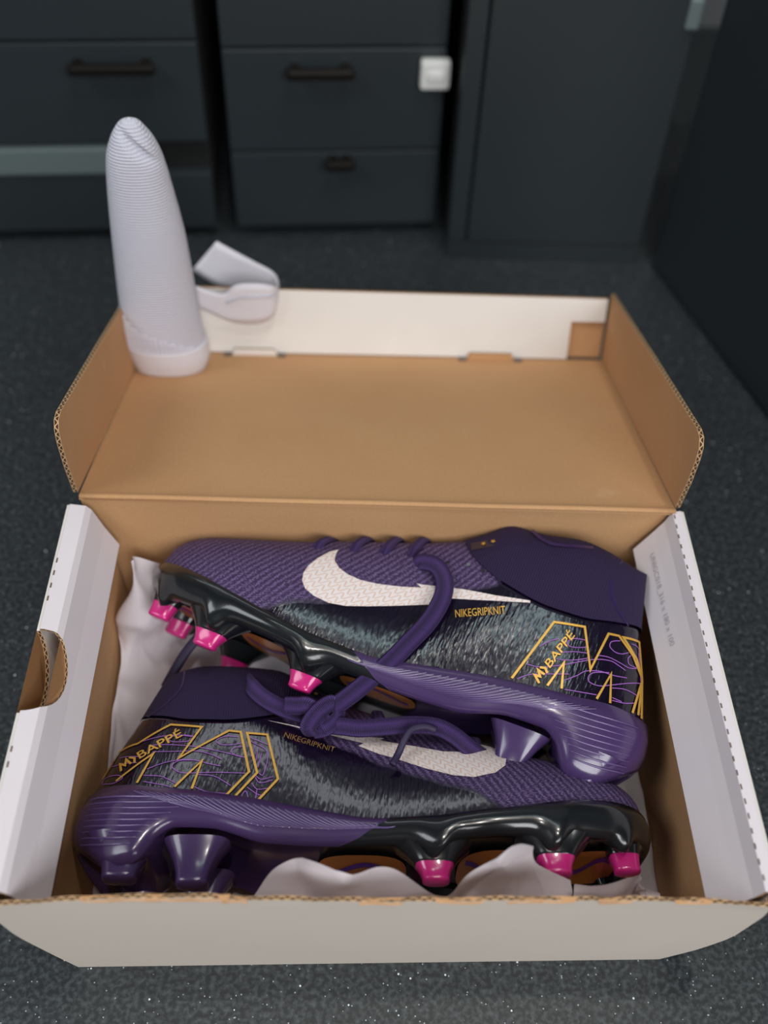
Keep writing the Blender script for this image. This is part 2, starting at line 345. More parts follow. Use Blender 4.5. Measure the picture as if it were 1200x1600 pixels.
# cabinet fronts: s runs along the front, w outwards from it
def front_frame(a,b):
    a=v3((*a,0)); b=v3((*b,0)); d=(b-a).normalized(); n=Vector((d.y,-d.x,0)); ang=math.atan2(d.y,d.x)
    return (lambda s,z,w=0: a+d*s+n*w+Vector((0,0,z))),ang
def slab(bm,P,ang,s0,s1,z0,z1,w0,w1,bev=.0015):
    add_box(bm,P((s0+s1)/2,(z0+z1)/2,(w0+w1)/2),(s1-s0,abs(w1-w0),z1-z0),ang,bev)
def part(name,parent,P,ang,r,mat,bev=.0015,label=None):
    bm=bmesh.new(); slab(bm,P,ang,*r,bev); return new(name,fin(bm,mat),parent,label)
def bar_handle(parent,P,ang,s0,s1,z0,z1):
    bm=bmesh.new(); zc=(z0+z1)/2
    slab(bm,P,ang,s0,s1,zc-.0045,zc+.0045,.008,.015,.003)
    slab(bm,P,ang,s0+.004,s0+.011,zc-.004,zc+.004,0,.010,.001); slab(bm,P,ang,s1-.011,s1-.004,zc-.004,zc+.004,0,.010,.001)
    return new('handle',fin(bm,M['handle']),parent,'dark bronze bar handle')
P1,A1=front_frame((-.348,.657),(.068,.685))
t=thing('drawer_cabinet','dark slate drawer cabinet with long bronze handle and steel strip, behind the white sock','cabinet')
part('carcass',t,P1,A1,(-.5,.203,.012,.44,-.4,-.012),M['gap'])
part('plinth',t,P1,A1,(-.5,.203,0,.012,-.4,-.03),M['gap'],.0005)
for z0,z1,h in ((.0125,.069,0),(.1005,.1885,1),(.1905,.33,0),(.332,.44,0)):
    d=part('drawer_front',t,P1,A1,(-.5,.203,z0,z1,-.012,0),M['cabinet'])
    if h: bar_handle(d,P1,A1,.098,.168,.165,.179)
part('steel_rail',t,P1,A1,(-.5,.150,.0715,.0965,-.012,.003),M['steel'],.002,'brushed steel strip')
t=thing('drawer_cabinet','dark slate drawer cabinet with two short bronze pulls, between two black gaps','cabinet')
part('carcass',t,P1,A1,(.222,.408,.012,.44,-.4,-.012),M['gap'])
part('plinth',t,P1,A1,(.222,.408,0,.012,-.4,-.03),M['gap'],.0005)
for z0,z1,h in ((.0125,.0885,(.305,.332,.077,.087)),(.0905,.182,(.274,.331,.161,.172)),(.184,.33,0),(.332,.44,0)):
    d=part('drawer_front',t,P1,A1,(.222,.408,z0,z1,-.012,0),M['cabinet'])
    if h: bar_handle(d,P1,A1,*h)
o=part('cabinet_catch',None,P1,A1,(.386,.411,.150,.175,.0002,.010),M['white_plastic'],.003)
o['label']='small white plastic catch on the right edge of the middle drawers'; o['category']='catch'
bm=bmesh.new(); slab(bm,P1,A1,.391,.406,.158,.167,.009,.012,.002); new('button',fin(bm,M['white_plastic']),o)
P2,A2=front_frame((.072,.645),(.26,.643))
t=thing('tall_cabinet','tall dark slate cabinet with plain door and steel hinge, right of the drawers','cabinet')
part('carcass',t,P2,A2,(-.002,.178,.018,.44,-.36,-.014),M['gap'])
part('plinth',t,P2,A2,(-.002,.178,0,.018,-.36,-.002),M['cabinet'],.001)
part('side_panel',t,P2,A2,(-.002,.014,.019,.44,-.014,-.001),M['cabinet'])
d=part('door',t,P2,A2,(.0155,.176,.0195,.44,-.014,0),M['cabinet'],.002)
h=part('hinge',d,P2,A2,(.166,.177,.222,.246,-.004,.004),M['steel'],.002,'steel hinge')
P3,A3=front_frame((.262,.640),(.331,.411))
t=thing('side_cabinet','dark slate cabinet side running along the right edge of the photo','cabinet')
part('carcass',t,P3,A3,(.0,.50,.004,.44,-.16,-.012),M['gap'])
part('door',t,P3,A3,(.004,.50,.004,.44,-.012,0),M['cabinet'],.002)
part('plinth',t,P3,A3,(.0,.50,0,.004,-.16,-.004),M['cabinet'],.0005)
# downlight fittings
for i,(x,y) in enumerate(((.35,.10),(.10,-.35))):
    t=thing('ceiling_downlight',('round white ceiling downlight above the cabinets','round white ceiling downlight above the camera')[i],'lamp',(x,y,2.2))
    bm=bmesh.new(); bmesh.ops.create_cone(bm,cap_ends=True,segments=24,radius1=.085,radius2=.075,depth=.012); new('trim_ring',fin(bm,M['white_plastic']),t).location=(0,0,-.006)
# ---------------------------------------------------------------- shoe box
def panel(pts,thick,mats,bm=None,uvl=None,em=None):
    """flat card: pts outline (3D), thick vector to the back face; mats index 0 front, 1 back, 2 cut edge"""
    own=bm is None
    if own: bm=bmesh.new(); uvl=bm.loops.layers.uv.new('UVMap')
    t=v3(thick); a=[bm.verts.new(v3(p)) for p in pts]; b=[bm.verts.new(v3(p)+t) for p in pts]; n=len(pts)
    fa=bm.faces.new(a); fb=bm.faces.new(b[::-1]); fb.material_index=1
    L=0
    for i in range(n):
        j=(i+1)%n; l=(a[j].co-a[i].co).length
        f=bm.faces.new((a[i],b[i],b[j],a[j])); f.material_index=em[i] if em else 2
        for lp,uv in zip(f.loops,((L,0),(L,1),(L+l,1),(L+l,0))): lp[uvl].uv=uv
        L+=l
    if own:
        bmesh.ops.triangulate(bm,faces=[f for f in bm.faces if len(f.verts)>4])
        return fin(bm,mats)
def panel_fin(bm,mats):
    bmesh.ops.triangulate(bm,faces=[f for f in bm.faces if len(f.verts)>4]); return fin(bm,mats)
K3=[M['kraft'],M['white'],M['corr']]
BX=thing('shoe_box','open white cardboard shoe box with kraft inside, holding the two boots','box')
new('bottom_panel',panel([(-.1595,.0165,0.0005),(.1605,.0195,0.0005),(.1605,.2265,0.0005),(-.1595,.2285,0.0005)],(0,0,.003),[M['white'],M['kraft'],M['corr']]),BX)
# front panel: slightly bowed sheet with a torn top edge
xl=curve([(0,-.1605),(.04,-.169),(.08,-.1755),(.13,-.1765)]); xr=curve([(0,.157),(.0316,.1722),(.0646,.1795),(.1,.1795),(.13,.1755)])
random.seed(4)
jag=[random.uniform(-.0006,.0006) for _ in range(64)]
def front_pt(i,j,back):
    z=.1290*j/10; fx=i/60; x=xl(z)+(xr(z)-xl(z))*fx
    y=(.0115+.0035*fx)*(1-z/.13)+.0022*(1-(2*fx-1)**4)*(z/.13)+.0007*math.sin(fx*9)*(z/.13)
    if j==10:
        z+=jag[i]+(.0018 if .145<fx<.295 else 0)-(.0012 if fx>.72 else 0)-(.0025*abs(2*fx-1)**6)
    return (x,y+(.0020 if back else 0),z+(.0008*math.sin(fx*70) if back and j==10 else 0))
bm=bmesh.new(); uvl=bm.loops.layers.uv.new('UVMap'); G=[[[bm.verts.new(front_pt(i,j,b)) for j in range(11)] for i in range(61)] for b in (0,1)]
for i in range(60):
    for j in range(10):
        bm.faces.new((G[0][i][j],G[0][i+1][j],G[0][i+1][j+1],G[0][i][j+1]))
        f=bm.faces.new((G[1][i][j],G[1][i][j+1],G[1][i+1][j+1],G[1][i+1][j])); f.material_index=1
    f=bm.faces.new((G[0][i][10],G[0][i+1][10],G[1][i+1][10],G[1][i][10])); f.material_index=2
    for lp,uv in zip(f.loops,((i*.0058,0),(i*.0058+.0058,0),(i*.0058+.0058,1),(i*.0058,1))): lp[uvl].uv=uv
    f=bm.faces.new((G[0][i][0],G[1][i][0],G[1][i+1][0],G[0][i+1][0])); f.material_index=0
for j in range(10):
    for i in (0,60):
        f=bm.faces.new((G[0][i][j],G[0][i][j+1],G[1][i][j+1],G[1][i][j])); f.material_index=0
new('front_panel',fin(bm,[M['front_white'],M['kraft'],M['corr']]),BX)
# torn flakes of card along the front edge
bm=bmesh.new()
random.seed(9)
for fx in (.16,.2,.245,.285,.33,.5,.61,.69,.73,.8,.9):
    p=v3(front_pt(int(fx*60),10,0)); w=random.uniform(.006,.014)
    a=[bm.verts.new(p+Vector((q,random.uniform(.0005,.002),random.uniform(-.0006,.0012)))) for q in (-w,-w*.3,w*.4,w)]
    b=[bm.verts.new(p+Vector((q*.9,-.0006,random.uniform(-.003,-.001)))) for q in (-w,-w*.3,w*.4,w)]
    for q in range(3): bm.faces.new((a[q],a[q+1],b[q+1],b[q]))
new('torn_edge',fin(bm,M['kraft']),BX,kind='stuff')
# back panel (kraft) up to the lid hinge
new('back_panel',panel([(-.1605,.2290,.003),(.1610,.2270,.003),(.1755,.2300,.1285),(-.1735,.2340,.1285)],(0,.003,0),[M['kraft'],M['white'],M['kraft']]),BX)
# roll-over side walls. q runs over the wall's profile, y along it; a thumb notch is cut through the left one
NY,NR,NQ=.119,.0242,.0255
def halfnotch(q): return NR*max(0.,1-(q/NQ)**2)**.5
def facet(bm,uvl,P,q0,q1,y0,y1,th,notch,slanty=(0,0)):
    a=(P(q1,y0)-P(q0,y0)).normalized(); nrm=a.cross(Vector((0,1,0))).normalized()*th
    lists=[]
    e0=lambda q: y0+slanty[0]*q; e1=lambda q: y1-slanty[1]*q
    if notch and q0<NQ:
        qs=[q0+(min(q1,NQ)-q0)*(1-(1-i/8)**2) for i in range(9)]
        lo=[(q,NY-halfnotch(q)) for q in qs]; hi=[(q,NY+halfnotch(q)) for q in qs]
        if q1<=NQ: lists=[[(q0,e0(q0))]+lo+[(q1,e0(q1))],[(q0,e1(q0))]+hi+[(q1,e1(q1))]]
        else: lists=[[(q0,e0(q0))]+lo+hi[::-1][1:]+[(q0,e1(q0)),(q1,e1(q1)),(q1,e0(q1))]]
    else: lists=[[(q0,e0(q0)),(q0,e1(q0)),(q1,e1(q1)),(q1,e0(q1))]]
    for l in lists:
        panel([P(q,y) for q,y in l],nrm,None,bm,uvl,[0 if abs(l[i][0]-l[(i+1)%len(l)][0])<1e-9 else 2 for i in range(len(l))])
def prof_fn(pts):
    # pts: (x,z) polyline, q = arc length
    qs=[0]
    for a,b in zip(pts,pts[1:]): qs.append(qs[-1]+math.hypot(b[0]-a[0],b[1]-a[1]))
    def P(q,y):
        i=0
        while i<len(pts)-2 and q>qs[i+1]+1e-9: i+=1
        t=(q-qs[i])/(qs[i+1]-qs[i]); return Vector((pts[i][0]+(pts[i+1][0]-pts[i][0])*t,y,pts[i][1]+(pts[i+1][1]-pts[i][1])*t))
    return P,qs
def side_wall(side,notch):
    s=-1 if side=='left' else 1
    w=new('side_wall',None,BX,('white left' if s<0 else 'white right')+' side wall, rolled over'+(' with a thumb notch' if notch else ' with slit fold')); w.empty_display_size=.01
    # outer skin
    pts=[(s*.1785,.1285),(s*.1745,.090),(s*.1675,.03),(s*.161,.001)]; P,qs=prof_fn(pts)
    bm=bmesh.new(); uvl=bm.loops.layers.uv.new('UVMap')
    for i in range(3): facet(bm,uvl,P,qs[i],qs[i+1],.007+(.009 if s<0 else .012)*min(1,i*.5),.230,-s*-.002*(1),notch)
    new('outer_layer',panel_fin(bm,[M['white'],M['kraft'],M['corr']]),w)
    # rolled-over top and inner flap
    if s<0: pts=[(-.1788,.1290),(-.1782,.1306),(-.1690,.1302),(-.1662,.1272),(-.1610,.1130),(-.1545,.0985)]
    else: pts=[(.1785,.1285),(.1782,.1304),(.1730,.1302),(.1700,.1220),(.1660,.1150),(.1560,.0985)]
    P,qs=prof_fn(pts)
    bm=bmesh.new(); uvl=bm.loops.layers.uv.new('UVMap')
    for i in range(len(pts)-1):
        facet(bm,uvl,P,qs[i],qs[i+1],.0055,.2290,s*.0016,notch,(0.02,.10))
    new('inner_flap',panel_fin(bm,[M['inner_white'],M['kraft'],M['corr']]),w)
    # inner plies between the two, kraft
    for off,dz,bow in ((.0022,.0,.0),(.0,.0,-.0016)) if s<0 else ((0,0,0),):
        pts=[(s*(.1715-off),.1195),(s*(.1692-off),.112),(s*(.1640-off),.088),(s*(.1600-off*.2),.004)]; P,qs=prof_fn(pts)
        bm=bmesh.new(); uvl=bm.loops.layers.uv.new('UVMap')
        for i in range(3): facet(bm,uvl,P,qs[i],qs[i+1],.018,.226,-s*.0018,notch)
        for v in bm.verts: v.co.x-=s*-bow*max(0,1-((v.co.y-NY)/.03)**2)
        new('inner_ply',panel_fin(bm,[M['kraft'],M['kraft'],M['corr']]),w)
    return w,P
side_wall('left',True); WR,_=side_wall('right',False)
# perforation slits along the right fold and a few on the left top
bm=bmesh.new()
for i in range(30):
    y=.012+.2125*i/29; x=.1735-.0003*math.sin(i); add_box(bm,(x,y,.13025),(.0007,.0027,.0005))
new('fold_slits',fin(bm,M['slit']),WR,kind='stuff')
bm=bmesh.new()
for y in (.1625,.171,.1795,.188,.066,.074): add_box(bm,(-.1779,y,.1306),(.0008,.003,.0007))
new('fold_slits',fin(bm,M['slit']),BX,kind='stuff')
# faint size print on the right inner flap
def text_mesh(body,bold=0,italic=0):
    cu=bpy.data.curves.new('text','FONT'); cu.body=body; cu.size=1; cu.offset=bold; cu.shear=italic; cu.resolution_u=3
    o=bpy.data.objects.new('text',cu); COL.objects.link(o)
    dg=bpy.context.evaluated_depsgraph_get(); me=bpy.data.meshes.new_from_object(o.evaluated_get(dg))
    bpy.data.objects.remove(o); bpy.data.curves.remove(cu)
    return me
def map_text(body,fn,mat,bold=0,italic=0,cuts=0,maxlen=None,flip=False):
    me=text_mesh(body,bold,italic); xs=[v.co.x for v in me.vertices]; ys=[v.co.y for v in me.vertices]
    x0,x1=min(xs),max(xs); H=.70
    bm=bmesh.new(); bm.from_mesh(me); bpy.data.meshes.remove(me)
    bmesh.ops.triangulate(bm,faces=bm.faces[:])
    if cuts: bmesh.ops.subdivide_edges(bm,edges=bm.edges[:],cuts=cuts)
    for v in bm.verts: v.co=fn((v.co.x-x0)/(x1-x0),v.co.y/H)
    if flip: bmesh.ops.reverse_faces(bm,faces=bm.faces[:])
    return fin(bm,mat,recalc=False)
def flap_txt(a,b):
    y=.2125-.0640*a; q=b*.0036
    x,z=.1622+q*.518,.1087+q*.855
    return Vector((x-.0004,y,z+.00025))
new('size_print',map_text('UNIGC018_316 x 180 x 100',flap_txt,M['print_grey']),WR)
# lid: hinged on the back edge, lying open
LA=math.radians(-18); LD=Vector((0,math.cos(LA),math.sin(LA))); LN=Vector((0,-math.sin(LA),math.cos(LA))); L0=Vector((0,.2322,.1305))
def lid_pt(x,d,n): return L0+Vector((x,-.019*x*(1-min(1,d/.21)*.6),0))+LD*d+LN*n
LIDP=[(-.1745,0),(.1755,0),(.1745,.214),(-.1765,.217)]
LID=new('lid',panel([lid_pt(x,d,0) for x,d in LIDP],-LN*.003,[M['kraft'],M['white'],M['kraft']]),BX,'kraft-lined lid folded open')
hinge=[lid_pt(-.1735,-.001,.0006),lid_pt(.1745,-.001,.0006)]
new('hinge_crease',sweep(catmull([hinge[0]+(hinge[1]-hinge[0])*(i/6)+Vector((0,0,.0003*(i%2))) for i in range(7)],3),.0036,.0022,(0,0,1),M['kraft'],8),LID)
def side_flap(s):
    x0=.1752 if s>0 else -.1752; tilt=.0*s
    pts=[(.002,.001),(-.0080,.024),(-.0135,.042),(-.0145,.050),(-.0120,.0555),(-.006,.0575),(.10,.056),(.2135,.053),(.2135,.001)]
    m=panel([lid_pt(x0-.0015*s*(d/.21)+tilt*n,d,n) for d,n in pts],(s*.0026,0,0),K3)
    return new('side_flap',m,LID)
side_flap(1); side_flap(-1)
bm=bmesh.new(); uvl=bm.loops.layers.uv.new('UVMap')
for ff in ([(-.1735,.001),(-.1735,.052),(.1465,.0499),(.1465,.001)],[(.1465,.0315),(.1465,.0499),(.1715,.0495),(.1715,.0315)]):
    panel([lid_pt(x,.2125-.0015*n/.05,n) for x,n in ff],LD*.003,None,bm,uvl)
new('front_flap',panel_fin(bm,[M['white'],M['white'],M['kraft']]),LID,'white inside of the front flap')
ff=[(.1370,.0015),(.1370,.0312),(.1725,.0330),(.1725,.0015)]
new('glue_tab',panel([lid_pt(x,.2158,n) for x,n in ff],LD*.002,K3),LID,'bare kraft glue tab')
for xa,xb,m in ((-.107,-.073,M['white']),(.070,.106,M['kraft'])):
    bm=bmesh.new(); uvl=bm.loops.layers.uv.new('UVMap')
    panel([lid_pt(xa,.2095,.0),lid_pt(xa+.002,.2085,.0055),lid_pt(xb-.002,.2085,.0055),lid_pt(xb,.2095,.0)],LD*.0022,None,bm,uvl)
    new('lock_tab',fin(bm,[m,m,M['corr']]),LID)
    for q in (xa-.003,xb+.003):
        new('lock_slot',box(lid_pt(q,.2085,.0006),(.006,.004,.0016),M['slit']),LID,'dark slot beside the locking tab')
# ---------------------------------------------------------------- tissue paper
def crumple(rows,sub,amp,seed,fine=40,smooth=True,folds=26,reach=.026):
    R=[catmull(r,sub) for r in rows]; C=[catmull([R[i][j] for i in range(len(R))],sub) for j in range(len(R[0]))]
    nx,ny=len(C),len(C[0]); vs=[];off=Vector((seed*3.1,seed*1.7,seed)); rnd=random.Random(seed)
    F=[]
    for _ in range(folds):
        a=rnd.uniform(0,6.28); F.append((C[rnd.randrange(nx)][rnd.randrange(ny)],Vector((math.cos(a),math.sin(a),rnd.uniform(-.6,.6))).normalized(),rnd.choice((-1,1))*rnd.uniform(.25,.6),reach*rnd.uniform(.6,1.5)))
    for i in range(nx):
        for j in range(ny):
            p=C[i][j]; du=C[min(i+1,nx-1)][j]-C[max(i-1,0)][j]; dv=C[i][min(j+1,ny-1)]-C[i][max(j-1,0)]
            n=du.cross(dv); n=n.normalized() if n.length>1e-12 else Vector((0,0,1))
            d=0.
            for c,k,a,r in F:
                e=p-c; d+=a*(abs(e.dot(k))-r*.4)*math.exp(-e.length_squared/(2*r*r))
            q=noise.noise_vector(p*fine+off)
            w=p+n*(d*amp/.004*.85)+q*amp*.25      # keep the sheet inside the box walls
            w.z=max(w.z,.0042); w.y=min(.2255,max(w.y,.0150*(1-w.z/.13)+.0062)); w.x=min(.1585,max(w.x,-.1575)); vs.append(w)
    fs=[(i*ny+j,(i+1)*ny+j,(i+1)*ny+j+1,i*ny+j+1) for i in range(nx-1) for j in range(ny-1)]
    return raw(vs,fs,M['tissue'],smooth,False)
rows=[[(-.151,.214,.070),(-.1455,.213,.098),(-.140,.2195,.092),(-.10,.224,.06),(-.04,.222,.05),(.03,.222,.035),(.10,.222,.03),(.155,.22,.03)],
      [(-.154,.195,.052),(-.146,.193,.062),(-.125,.190,.040),(-.085,.188,.036),(-.04,.18,.030),(.03,.18,.022),(.10,.18,.015),(.155,.18,.02)],
      [(-.155,.165,.044),(-.145,.165,.040),(-.118,.163,.030),(-.085,.162,.030),(-.04,.155,.024),(.03,.15,.022),(.10,.14,.015),(.158,.14,.018)],
      [(-.157,.125,.036),(-.149,.125,.030),(-.11,.12,.014),(-.08,.12,.012),(-.04,.12,.012),(.03,.12,.014),(.10,.11,.014),(.158,.10,.022)],
      [(-.154,.08,.022),(-.146,.08,.013),(-.11,.08,.010),(-.08,.08,.010),(-.04,.08,.008),(.03,.08,.010),(.10,.08,.008),(.157,.07,.024)],
      [(-.153,.035,.012),(-.145,.035,.009),(-.11,.035,.008),(-.08,.035,.008),(-.04,.035,.008),(.03,.035,.008),(.10,.035,.008),(.157,.032,.020)]]
o=new('tissue_paper',crumple(rows,14,.0040,3,60,True,90,.022),None,'crumpled white tissue sheet lining the box under both boots','tissue paper')
top=[(-.062,.078),(-.049,.106),(-.034,.122),(-.012,.116),(.004,.112),(.030,.099),(.042,.110),(.0585,.133),(.070,.124),(.082,.101),(.0925,.092)]
rows=[[(x,.0205+.002*math.sin(i*2.1),z+.006) for i,(x,z) in enumerate(top)],
      [(x,.0150+.002*math.sin(i*1.7+1),z*.72+.012) for i,(x,z) in enumerate(top)],
      [(x,.0180,.05) for x,z in top],[(x,.0210,.015) for x,z in top]]
new('tissue_paper',crumple(rows,12,.0036,5,60,True,40,.020),None,'peaked crumple of white tissue between the front panel and studs','tissue paper')
rows=[[(.094,.0215,.098),(.106,.020,.103),(.118,.022,.104),(.1265,.021,.100),(.1285,.020,.092),(.137,.021,.088)],
      [(.094,.017,.085),(.106,.018,.085),(.118,.016,.085),(.127,.018,.082),(.130,.016,.078),(.138,.017,.075)],
      [(.094,.017,.03),(.106,.018,.03),(.118,.016,.03),(.127,.018,.03),(.130,.016,.03),(.138,.017,.03)]]
new('tissue_paper',crumple(rows,9,.0035,8,60,True,12,.010),None,'small folded piece of white tissue in the front right corner','tissue paper')
# ---------------------------------------------------------------- boots
plate_top=curve([(0,.040),(.05,.0405),(.16,.036),(.3,.0305),(.42,.0235),(.53,.0170),(.62,.0165),(.72,.0190),(.8,.0225),(.9,.0275),(.97,.0295),(1,.026)])
skirt0=curve([(0,.014),(.03,.004),(.07,-.0045),(.11,-.0035),(.15,.010),(.18,.0145),(.24,.0140),(.34,.006),(.5,.004),(.62,.004),(.72,.006),(.84,.0075),(.93,.009),(1,.016)])
def skirt(u): return skirt0(u)-(.0085*math.exp(-((u-.616)/.020)**2)+.0085*math.exp(-((u-.815)/.019)**2)+.0060*math.exp(-((u-.942)/.014)**2))
solef=lambda u: skirt0(u)+.0030+(.004 if u<.45 else 0)*math.sin(min(1,u/.45)*HALF_TURN)
ycol=curve([(0,.093),(.066,.0868),(.145,.0815),(.205,.0808),(.32,.087),(.39,.0985),(.425,.1115)])
ylim=curve([(.25,.12),(.33,.083),(.42,.070),(.52,.054),(.62,.040),(.68,.031),(.74,.018),(.80,.004)])
def vcol(u):
    if u>=.425: return 1.
    return min(1.,(ycol(u)-bot(u))/(TOPC(u)-bot(u)))
def surf(x,y,off):
    e=.0007; z=zsurf('A',x,y); zx=(zsurf('A',x+e,y)-zsurf('A',x-e,y))/(2*e); zy=(zsurf('A',x,y+e)-zsurf('A',x,y-e))/(2*e)
    n=Vector((-zx,-zy,1)).normalized(); return Vector((x,y,z))+n*off
def spaced(n,a=0.,b=1.):
    out=[]
    for i in range(n+1):
        t=i/n; e=.5-.5*math.cos(math.pi*t); out.append(a+(b-a)*(.55*e+.45*t) if (a==0 and b==1) else a+(b-a)*t)
    return out
class Boot:
    def __init__(s,k,mirror,O,rows,label):
        s.k=k; s.sx=-1 if mirror else 1
        s.root=thing('football_boot',label,'boot',O,'pair of boots in the box')
        s.root.rotation_euler=Matrix(rows).transposed().to_euler()
        s.M=Matrix(rows).transposed(); s.O=v3(O)
    def V(s,p): return Vector((s.sx*p[0],p[1],p[2]))
    def from_world(s,p): return s.M.transposed()@(v3(p)-s.O)
    def grid(s,name,G,mat,uvs=None,attr=None,parent=None,close=False,label=None):
        bm=bmesh.new(); uvl=bm.loops.layers.uv.new('UVMap'); al=bm.verts.layers.float.new('skin')
        B=[[bm.verts.new(s.V(p)) for p in r] for r in G]
        for i,r in enumerate(B):
            for j,v in enumerate(r):
                if attr: v[al]=attr[i][j]
        n=len(B[0])
        for i in range(len(B)-1):
            for j in range(n if close else n-1):
                j2=(j+1)%n; f=bm.faces.new((B[i][j],B[i+1][j],B[i+1][j2],B[i][j2]))
                for lp,(a,b) in zip(f.loops,((i,j),(i+1,j),(i+1,j2),(i,j2))):
                    q=G[a][b]; lp[uvl].uv=(q[0]*10,(q[1] if q[2]>=0 else q[1]+.3)*10)
        bmesh.ops.remove_doubles(bm,verts=bm.verts[:],dist=2e-5)
        return new(name,fin(bm,mat,True),parent or s.root,label)
    def put(s,name,me,parent=None,label=None,kind=None): return new(name,me,parent or s.root,label,None,kind)
    def ribbon(s,name,polys,w,off,mat,parent=None,closed=False,smooth=False,label=None):
        vs=[];fs=[]
        for poly in polys:
            P=[Vector((x/1000,y/1000)) for x,y in poly]
            if smooth and len(P)>2: P=[Vector((q.x,q.y)) for q in catmull([(p.x,p.y) for p in P],8)]
            segs=list(zip(P,P[1:]))
            # mitred offset per vertex, then densify
            L=[];R=[]
            for i,p in enumerate(P):
                d0=(p-P[i-1]).normalized() if i>0 else (P[1]-P[0]).normalized(); d1=(P[i+1]-p).normalized() if i<len(P)-1 else d0
                n0=Vector((-d0.y,d0.x)); n1=Vector((-d1.y,d1.x)); m=n0+n1
                m=m.normalized() if m.length>1e-3 else n0
                k=min(3.,1/max(.25,m.dot(n0)))
                L.append(p+m*w/2*k); R.append(p-m*w/2*k)
            row=[]
            for i in range(len(P)-1):
                c=max(1,int((P[i+1]-P[i]).length/.0012))
                for q in range(c+(1 if i==len(P)-2 else 0)): row.append((L[i].lerp(L[i+1],q/c),R[i].lerp(R[i+1],q/c)))
            b=len(vs)
            for l,r in row: vs+= [s.V(surf(l.x,l.y,off)),s.V(surf(r.x,r.y,off))]
            for i in range(len(row)-1):
                a=b+2*i; fs.append((a,a+1,a+3,a+2) if s.sx>0 else (a,a+2,a+3,a+1))
        me=raw(vs,fs,mat,True,False)
        return s.put(name,me,parent,label)
    def poly(s,name,pts,off,mat,parent=None,zf=None,label=None,maxl=.003):
        bm=bmesh.new(); vs=[bm.verts.new((x/1000,y/1000,0)) for x,y in pts]; f=bm.faces.new(vs)
        bmesh.ops.triangulate(bm,faces=[f])
        for _ in range(6):
            es=[e for e in bm.edges if e.calc_length()>maxl]
            if not es: break
            bmesh.ops.subdivide_edges(bm,edges=es,cuts=1); bmesh.ops.triangulate(bm,faces=bm.faces[:])
        uvl=bm.loops.layers.uv.new('UVMap')
        for fc in bm.faces:
            for lp in fc.loops: lp[uvl].uv=(lp.vert.co.x*10,lp.vert.co.y*10)
        for v in bm.verts: v.co=s.V(zf(v.co.x,v.co.y) if zf else surf(v.co.x,v.co.y,off))
        bm.normal_update()
        return s.put(name,fin(bm,mat,True),parent,label)
    def build(s):
        s.upper(); s.plates(); s.studs(); s.prints()
    def upper(s):
        us=spaced(96); nv=22; G=[];A=[]
        for u in us:
            vc=vcol(u); r=[];a=[]
            for j in range(nv+1):
                v=vc*j/nv; x,y,z=upper_point('A',u,v); r.append((x,y,z)); a.append(min(1.,max(0.,.5+(ylim(u)-y)/.018)) if u>.25 else 1.)
            r2=[(x,y,-z) for x,y,z in r[::-1]]
            G.append(r+r2); A.append(a+a[::-1])
        s.up=s.grid('upper',G,M['upper'],attr=A)
        us=spaced(44,0,.425); G=[]
        us=[u*(.4+.6*min(1,u/.2)) if u<.2 else u for u in us]
        for u in us:
            vc=vcol(u); r=[]
            for j in range(25):
                t=1-(1-j/24)**1.6; v=vc+(1-vc)*t; x,y,z=upper_point('A',u,v)
                if s.k=='B': x-=.0055*max(0,(y-.085)/.045)*(1-u/.425)**1.2; y+=.0035*math.exp(-((u-.33)/.035)**2)*t-.0015*t*math.sin(u*30)
                r.append((x,y,z*(1.012 if j==0 else 1)+.0003))
            G.append(r+[(x,y,-z) for x,y,z in r[::-1]])
        s.col=s.grid('collar',G,M['rib'],label='dark ribbed knit ankle collar')
        s.ribbon('stitch_seam',[[(44,127),(46,118),(46,106),(40,96),(30,88)]] ,.0009,.0008,M['purple_dark'],s.col,smooth=True)
    def plate_pt(s,u,r):
        yp,ys,yi=plate_top(u),skirt(u),solef(u); hz=half(u); e=min(1.,hz/.012)
        v=(yp-bot(u))/(TOPC(u)-bot(u)); zu=hz*prof(u,max(0,v)); L=lambda t: yp+(ys-yp)*t
        y,z,k=[(yp,zu+.0003*e,1.0),(yp-.0005,zu+.0013*e,1.010),(L(.3),zu*1.02+.0022*e,1.012),(L(.6),zu*1.01+.0022*e,1.010),(L(.85),hz*.975+.001*e,1.0),(ys,hz*.91,.985),(ys+.001,hz*.85,.97),(yi,hz*.72,.93),(yi+.0005,0,.92)][r]
        x=upx(u,y); return ((x-.151)*k+.151,y,z)
    def plates(s):
        J=[.552,.548,.53,.51,.49,.46,.45,.43,.41]
        for nm,mat,a,b in (('heel_plate',M['purple'],0,1),('forefoot_plate',M['black'],1,0)):
            G=[]
            for i in range(91):
                t=i/90
                r=[]
                for q in range(9):
                    t2=(t**1.5 if a==0 else 1-(1-t)**1.7)
                    u=J[q]*t2 if a==0 else J[q]+(1-J[q])*t2
                    r.append(s.plate_pt(u,q))
                G.append(r+[(x,y,-z) for x,y,z in r[:-1][::-1]])
            o=s.grid(nm,G,mat,label='glossy purple heel plate' if a==0 else 'glossy black forefoot plate')
            if a==0: s.heel=o
            else: s.fore=o
        # moulded ridges fanning over the heel plate
        def pz(x,y,o):
            u=inv_u(x,y); yp=plate_top(u); hz=half(u); v=(yp-bot(u))/(TOPC(u)-bot(u)); zu=hz*prof(u,max(0,v))
            t=(yp-y)/max(1e-4,yp-skirt(u)); zz=(zu*1.015+.0022) if t<.7 else (zu*1.015+.0022)*(1-.12*((t-.7)/.3)**1.5)
            return Vector(((x-.151)*1.011+.151,y,zz+o))
        lines=[]
        for i in range(9): lines.append(((.010,.0345-.0032*i),(.066-.0036*i,.0290-.0030*i)))
